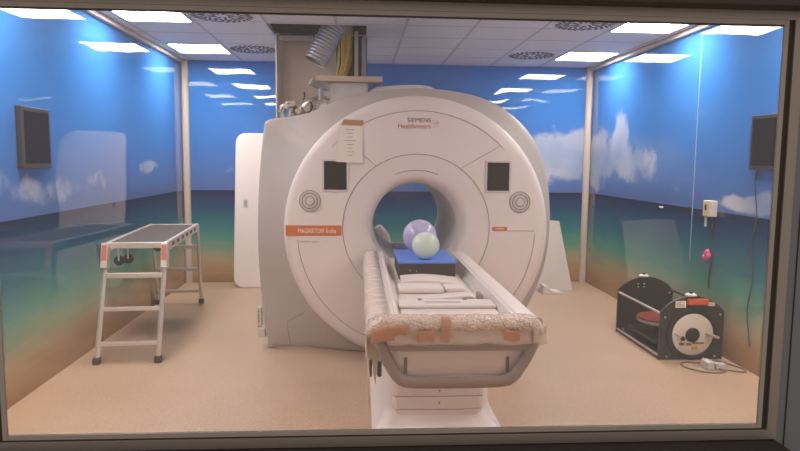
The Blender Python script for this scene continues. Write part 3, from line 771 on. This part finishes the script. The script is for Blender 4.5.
def leg_line(end, z):
    y0, y1 = (0., .27) if end == 0 else (2.21, 1.83)
    return y0 + (y1 - y0) * z / DZ
for end in (0, 1):
    for sx in (-1, 1):
        a = Vector(Lc(sx * .237, leg_line(end, .03), .03)); b = Vector(Lc(sx * .237 + SK, leg_line(end, DZ - .005), DZ - .005))
        lg = obj('leg', tb([a, b], .021, n=4, flat=1.0), 'alu', plat, bevel=.003)
        obj('rubber_foot', rbox(a.x - .028, a.x + .028, a.y - .03, a.y + .03, 0, .055, .008, 2), 'brown_rubber', lg)
        if end == 0:
            yy = leg_line(0, .85)
            bm = box(a.x + .004, a.x + .056, PL.y + yy - .055, PL.y + yy + .03, .745, .955, rot=Matrix.Rotation(-.27, 3, 'X'))
            obj('hinge_bracket', bm, 'alu', lg, bevel=.004)
            bm = box(a.x + .010, a.x + .050, PL.y + yy - .0585, PL.y + yy - .0545, .805, .935, rot=Matrix.Rotation(-.27, 3, 'X'), piv=Vector((a.x, PL.y + yy - .0125, .85)))
            obj('warning_label', bm, 'label_red', lg, label='red and white warning label')
    for z, r in ((.69, .02), (.425, .016), (.155, .016)):
        y = leg_line(end, z)
        obj('rung', box(PL.x - .222 + SK * z / DZ, PL.x + .222 + SK * z / DZ, PL.y + y - r, PL.y + y + r, z - r, z + r), 'alu', plat, bevel=.003)
def castor(x, y, z):
    h = obj('transport_wheel', lt([(.001, -.014), (.036, -.014), (.042, -.009), (.042, .009), (.036, .014), (.001, .014)], Lc(x, y, z), n=28), 'black_rubber', plat, smooth=True, label='black transport wheel')
    obj('wheel_bracket', box(PL.x + x - .006, PL.x + x + .006, PL.y + y - .022, PL.y + y - .016, z, DZ - .03), 'alu', h)
castor(-.135, .36, .79); castor(-.07, .40, .80); castor(.13, .60, .875)

# ------------------------------------------------------------------ leaning covers
def lean(bm, pivot, ang):
    bmesh.ops.rotate(bm, verts=bm.verts[:], cent=Vector(pivot), matrix=Matrix.Rotation(ang, 3, 'X'))
lp = thing('leaning_board', 'tall white rounded cover board leaning on the back wall left of the scanner', 'board', (-1.25, 8.3, 0))
bm = prism_y(rrect(-1.625, -.80, 0, 2.02, .13, 8), 8.26, 8.31); lean(bm, (0, 8.26, 0), -.155)
bmesh.ops.translate(bm, verts=bm.verts[:], vec=(0, 0, .001))
obj('panel', bm, 'shell', lp, bevel=.018)
bm = prism_y(rrect(-1.515, -1.445, 1.03, 1.16, .015, 3), 8.255, 8.262); lean(bm, (0, 8.26, 0), -.155)
gr = obj('grip', bm, 'bezel', lp)
bm = prism_y(rrect(-1.50, -1.46, 1.045, 1.135, .008, 3), 8.253, 8.258); lean(bm, (0, 8.26, 0), -.155)
obj('grip_recess', bm, 'duct_grey', gr)
bm = prism_y([(1.95, 0), (2.755, 0), (2.695, .985), (2.2, 1.03), (1.95, 1.0)], 8.02, 8.06); lean(bm, (0, 8.02, 0), -.5)
bmesh.ops.translate(bm, verts=bm.verts[:], vec=(0, 0, .001))
tag(obj('leaning_board', bm, 'shell_side', bevel=.008), 'white slanted cover board leaning on the back wall right of the scanner', 'board')
tag(obj('plastic_wedge', prism_y([(2.30, 0), (2.56, 0), (2.53, .03), (2.42, .045), (2.36, .10), (2.30, .12)], 7.80, 7.98), 'shell', bevel=.01), 'small white angled cover piece on the floor before the right leaning board', 'plastic piece')

# ------------------------------------------------------------------ phantom cradle on the floor (right)
cr = thing('phantom_cradle', 'black floor cradle with arched end plates and a cream disc by the right wall', 'cradle', (2.81, 5.6, 0))
def plate(y0, y1):
    pts = [(2.533, .0), (3.087, .0), (3.087, .405)]
    for i in range(17):
        a = math.radians(38 + (142 - 38) * i / 16); pts.append((2.81 + .352 * math.cos(a), .198 + .352 * math.sin(a)))
    pts.append((2.533, .405))
    return prism_y(pts, y0, y1)
for y0 in (5.15, 6.05):
    e = obj('end_plate', plate(y0, y0 + .025), 'black_plastic', cr, bevel=.003)
    for x, z in [(2.57, .37), (3.05, .39), (2.60, .03), (3.02, .03)] + ([(2.73, .48), (2.79, .48), (2.73, .45), (2.79, .45)] if y0 > 6 else []):
        obj('bolt', lt([(.008, .002), (.008, -.005), (.001, -.006)], (x, y0, z), n=10), 'alu', e)
    k = obj('top_knob', lt([(.001, .0), (.045, .0), (.048, .012), (.03, .022), (.001, .022)], (2.79, y0 + .0125, .549), axis='z', n=24), 'white_disc', e, smooth=True)
    obj('knob_cap', lt([(.001, 0), (.016, 0), (.016, .014), (.001, .018)], (2.79, y0 + .0125, .571), axis='z', n=16), 'black_deep', k, smooth=True)
obj('base_plate', box(2.54, 3.08, 5.175, 6.05, .0, .02), 'black_plastic', cr, bevel=.003)
obj('inner_shelf', box(2.60, 3.02, 5.35, 5.95, .075, .10), 'black_plastic', cr)
obj('shelf_foot', box(2.70, 2.90, 5.5, 5.8, .02, .075), 'black_deep', cr)
for x, z, m in ((2.545, .395, 'alu_matte'), (3.06, .42, 'black_deep'), (2.545, .028, 'alu_matte')):
    obj('tie_rod', tb([(x, 5.17, z), (x, 6.06, z)], .011, n=10), m, cr, smooth=True)
rd = obj('red_disc', lt([(.001, .02), (.16, .02), (.20, .01), (.205, 0), (.19, -.012), (.001, -.02)], (2.76, 5.62, .25), axis='z', n=40), 'red_disc', cr, smooth=True)
obj('disc_rim', lt([(.19, -.012), (.207, -.004), (.207, -.03), (.16, -.045), (.001, -.05)], (2.76, 5.62, .248), axis='z', n=40, close=False), 'grey_metal', rd, smooth=True)
obj('disc_post', box(2.73, 2.79, 5.59, 5.65, .10, .215), 'black_deep', cr)
dc = (2.812, 5.15, .222)
rg = obj('dial_ring', lt([(.222, .002), (.222, -.012), (.216, -.016), (.185, -.016), (.18, -.012), (.18, .002)], dc, n=56, close=False), 'black_deep', cr, smooth=True)
wdk = obj('cream_disc', lt([(.18, .003), (.178, -.014), (.172, -.017), (.001, -.017)], dc, n=56), 'white_disc', cr, smooth=True, auto=50, label='round cream disc')
obj('hub', lt([(.062, .0), (.062, -.022), (.054, -.030), (.001, -.030)], (dc[0] - .004, dc[1], dc[2] - .003), n=36), 'black_deep', wdk, smooth=True, auto=50)
bm = bmesh.new(); bx(bm, 2.692, 2.742, 5.130, 5.1335, .13, .152); bx(bm, 2.755, 2.80, 5.130, 5.1335, .128, .148); bx(bm, 2.81, 2.915, 5.130, 5.1335, .14, .156)
obj('printed_label', bm, 'ink_grey', wdk)
obj('amber_label', box(2.80, 2.86, 5.130, 5.1335, .09, .122), 'tan_lab', wdk)
lk = obj('latch', tb([(2.655, 5.125, .236), (2.712, 5.112, .197)], .008, n=10), 'alu_matte', wdk, smooth=True)
bm = bmesh.new(); bmesh.ops.create_uvsphere(bm, u_segments=16, v_segments=10, radius=.02, matrix=Matrix.Translation((2.716, 5.112, .194)))
obj('latch_knob', bm, 'black_deep', wdk, smooth=True)
obj('latch', tb([(2.925, 5.125, .240), (2.955, 5.108, .225), (3.02, 5.10, .200)], [.020, .014, .012], n=12), 'alu_matte', wdk, smooth=True)
bm = box(2.752, 2.93, 5.118, 5.152, .478, .528); lv = obj('spirit_level', bm, 'orange_red', cr, bevel=.006, label='orange red level block')
obj('level_end', box(2.93, 2.985, 5.128, 5.151, .468, .495), 'white_disc', lv)
obj('white_label', box(2.655, 2.745, 5.1465, 5.1505, .45, .508), 'ink_white', cr, label='white label')
bm = bmesh.new()
for k in range(3): bx(bm, 2.665, 2.73 - .012 * k, 5.1445, 5.1467, .463 + k * .013, .467 + k * .013)
obj('label_print', bm, 'ink_grey', cr)

pc = thing('power_cable', 'thin grey looped cable with two white plugs on the floor before the cradle', 'cable', (2.85, 4.9, 0))
loop = [(2.90, 5.11, .03), (2.84, 5.04, .009), (2.74, 5.07, .008), (2.66, 5.02, .008), (2.66, 4.92, .008), (2.74, 4.82, .008), (2.84, 4.79, .008), (2.93, 4.82, .012), (2.88, 4.90, .012)]
obj('cord', tb(smooth_path(loop, 8), .006, n=8), 'cable_grey', pc, smooth=True, auto=180)
loop = [(2.90, 4.87, .012), (2.98, 4.83, .010), (3.08, 4.80, .008), (3.105, 4.88, .008), (3.06, 5.0, .008), (2.97, 5.09, .02)]
obj('cord', tb(smooth_path(loop, 8), .006, n=8), 'cable_grey', pc, smooth=True, auto=180)
obj('plug', rbox(2.80, 2.86, 4.86, 4.97, .002, .07, .01, 2), 'box_white', pc)
obj('plug', rbox(2.885, 2.965, 4.87, 4.93, .002, .05, .01, 2), 'box_white', pc)

# ------------------------------------------------------------------ things on the walls
mon = thing('wall_monitor', 'dark upright screen on the left wall', 'monitor', (XL, 4.72, 1.58))
obj('housing', rbox(XL, XL + .038, 4.52, 4.93, 1.58, 2.005, .004, 2), 'black_plastic', mon)
obj('screen', box(XL + .0378, XL + .0392, 4.56, 4.905, 1.615, 1.975), 'screen', mon)
mon = thing('wall_monitor', 'dark upright screen on the right wall beside the window frame', 'monitor', (XR, 4.72, 1.61))
obj('housing', rbox(XR - .042, XR, 4.54, 4.955, 1.615, 2.04, .004, 2), 'black_plastic', mon)
obj('screen', box(XR - .0432, XR - .0418, 4.575, 4.925, 1.65, 2.01), 'screen', mon)
tag(obj('wall_cable', tb(smooth_path([(XR - .01, 4.88, 1.62), (XR - .008, 4.91, 1.5), (XR - .008, 4.86, 1.25), (XR - .01, 4.9, 1.0), (XR - .008, 4.86, .75), (XR - .01, 4.9, .5), (XR - .01, 4.86, .3), (XR - .008, 4.84, .2)], 6), .0045, n=8), 'cable_blue', smooth=True, auto=180), 'long dark cable hanging down the right wall below the screen', 'cable')
jb = thing('junction_box', 'white wall box with a yellow label on the right wall', 'junction box', (XR, 5.57, 1.19))
obj('housing', rbox(XR - .07, XR, 5.43, 5.55, 1.195, 1.335, .006, 2), 'box_white', jb)
obj('conduit', tb([(XR - .045, 5.53, 1.20), (XR - .045, 5.53, 1.10)], .012, n=10), 'box_white', jb, smooth=True)
obj('box_cord', tb(smooth_path([(XR - .012, 5.50, 1.2), (XR - .01, 5.47, 1.12), (XR - .01, 5.5, 1.06), (XR - .01, 5.485, .99)], 6), .006, n=8), 'cable', jb, smooth=True, auto=180)
bm = bmesh.new()
bx(bm, XR - .0725, XR - .0705, 5.485, 5.515, 1.25, 1.30)
obj('yellow_label', box(XR - .0715, XR - .0695, 5.455, 5.53, 1.215, 1.318), 'yellow_lab', jb, label='yellow label')
obj('label_print', bm, 'ink_dark', jb)
sk = thing('wall_socket', 'tiny white twin socket at the mural horizon on the right wall', 'socket', (XR, 6.47, 1.2))
obj('socket_body', rbox(XR - .012, XR, 6.44, 6.47, 1.196, 1.216, .003, 2), 'ink_white', sk)
obj('socket_body', rbox(XR - .012, XR, 6.485, 6.515, 1.196, 1.214, .003, 2), 'ink_white', sk)
fl = thing('artificial_flower', 'small pink artificial flower with a dark stem on the right wall', 'flower', (XR, 5.5, .55))
bm = bmesh.new()
for (dy, dz, r) in ((-.02, .0, .034), (.02, .012, .03), (0, .03, .03), (.055, -.02, .026), (.04, -.035, .02), (-.01, -.02, .03)):
    bmesh.ops.create_uvsphere(bm, u_segments=14, v_segments=10, radius=r * .8, matrix=Matrix.Translation((XR - .03, 5.50 + dy, .845 + dz)) @ Matrix.Diagonal((.75, 1, 1, 1)))
obj('petals', bm, 'pink', fl, smooth=True, auto=180)
obj('stem', tb(smooth_path([(XR - .012, 5.48, .83), (XR - .010, 5.47, .75), (XR - .010, 5.49, .66), (XR - .010, 5.485, .55)], 6), .007, n=8), 'stem', fl, smooth=True, auto=180)

# ------------------------------------------------------------------ world, camera, render view
wd_ = bpy.data.worlds.new('control_room_ambient'); SC.world = wd_; wd_.use_nodes = True
wd_.node_tree.nodes['Background'].inputs[0].default_value = (1, .90, .80, 1)
wd_.node_tree.nodes['Background'].inputs[1].default_value = .55

f, yaw, pitch, roll, hc = 641.4425, .0628428, .1022613, .0100408, 1.667685
fw = Vector((math.sin(yaw) * math.cos(pitch), math.cos(yaw) * math.cos(pitch), -math.sin(pitch)))
r0 = Vector((math.cos(yaw), -math.sin(yaw), 0)); u0 = r0.cross(fw)
cr_, sr_ = math.cos(roll), math.sin(roll)
rt = r0 * cr_ + u0 * sr_; upv = u0 * cr_ - r0 * sr_
cam = bpy.data.cameras.new('camera'); co = bpy.data.objects.new('camera', cam); C.objects.link(co)
cam.sensor_width = 36; cam.lens = f / 800 * 36; cam.clip_start = .02
mm = Matrix((rt, upv, -fw)).transposed().to_4x4(); mm.translation = (0, 0, hc)
co.matrix_world = mm
SC.camera = co
SC.view_settings.view_transform = 'Standard'; SC.view_settings.look = 'None'
SC.view_settings.exposure = -0.12; SC.view_settings.gamma = 1; SC.view_settings.use_curve_mapping = False
SC.cycles.use_denoising = True
SC.cycles.max_bounces = 10; SC.cycles.transparent_max_bounces = 16
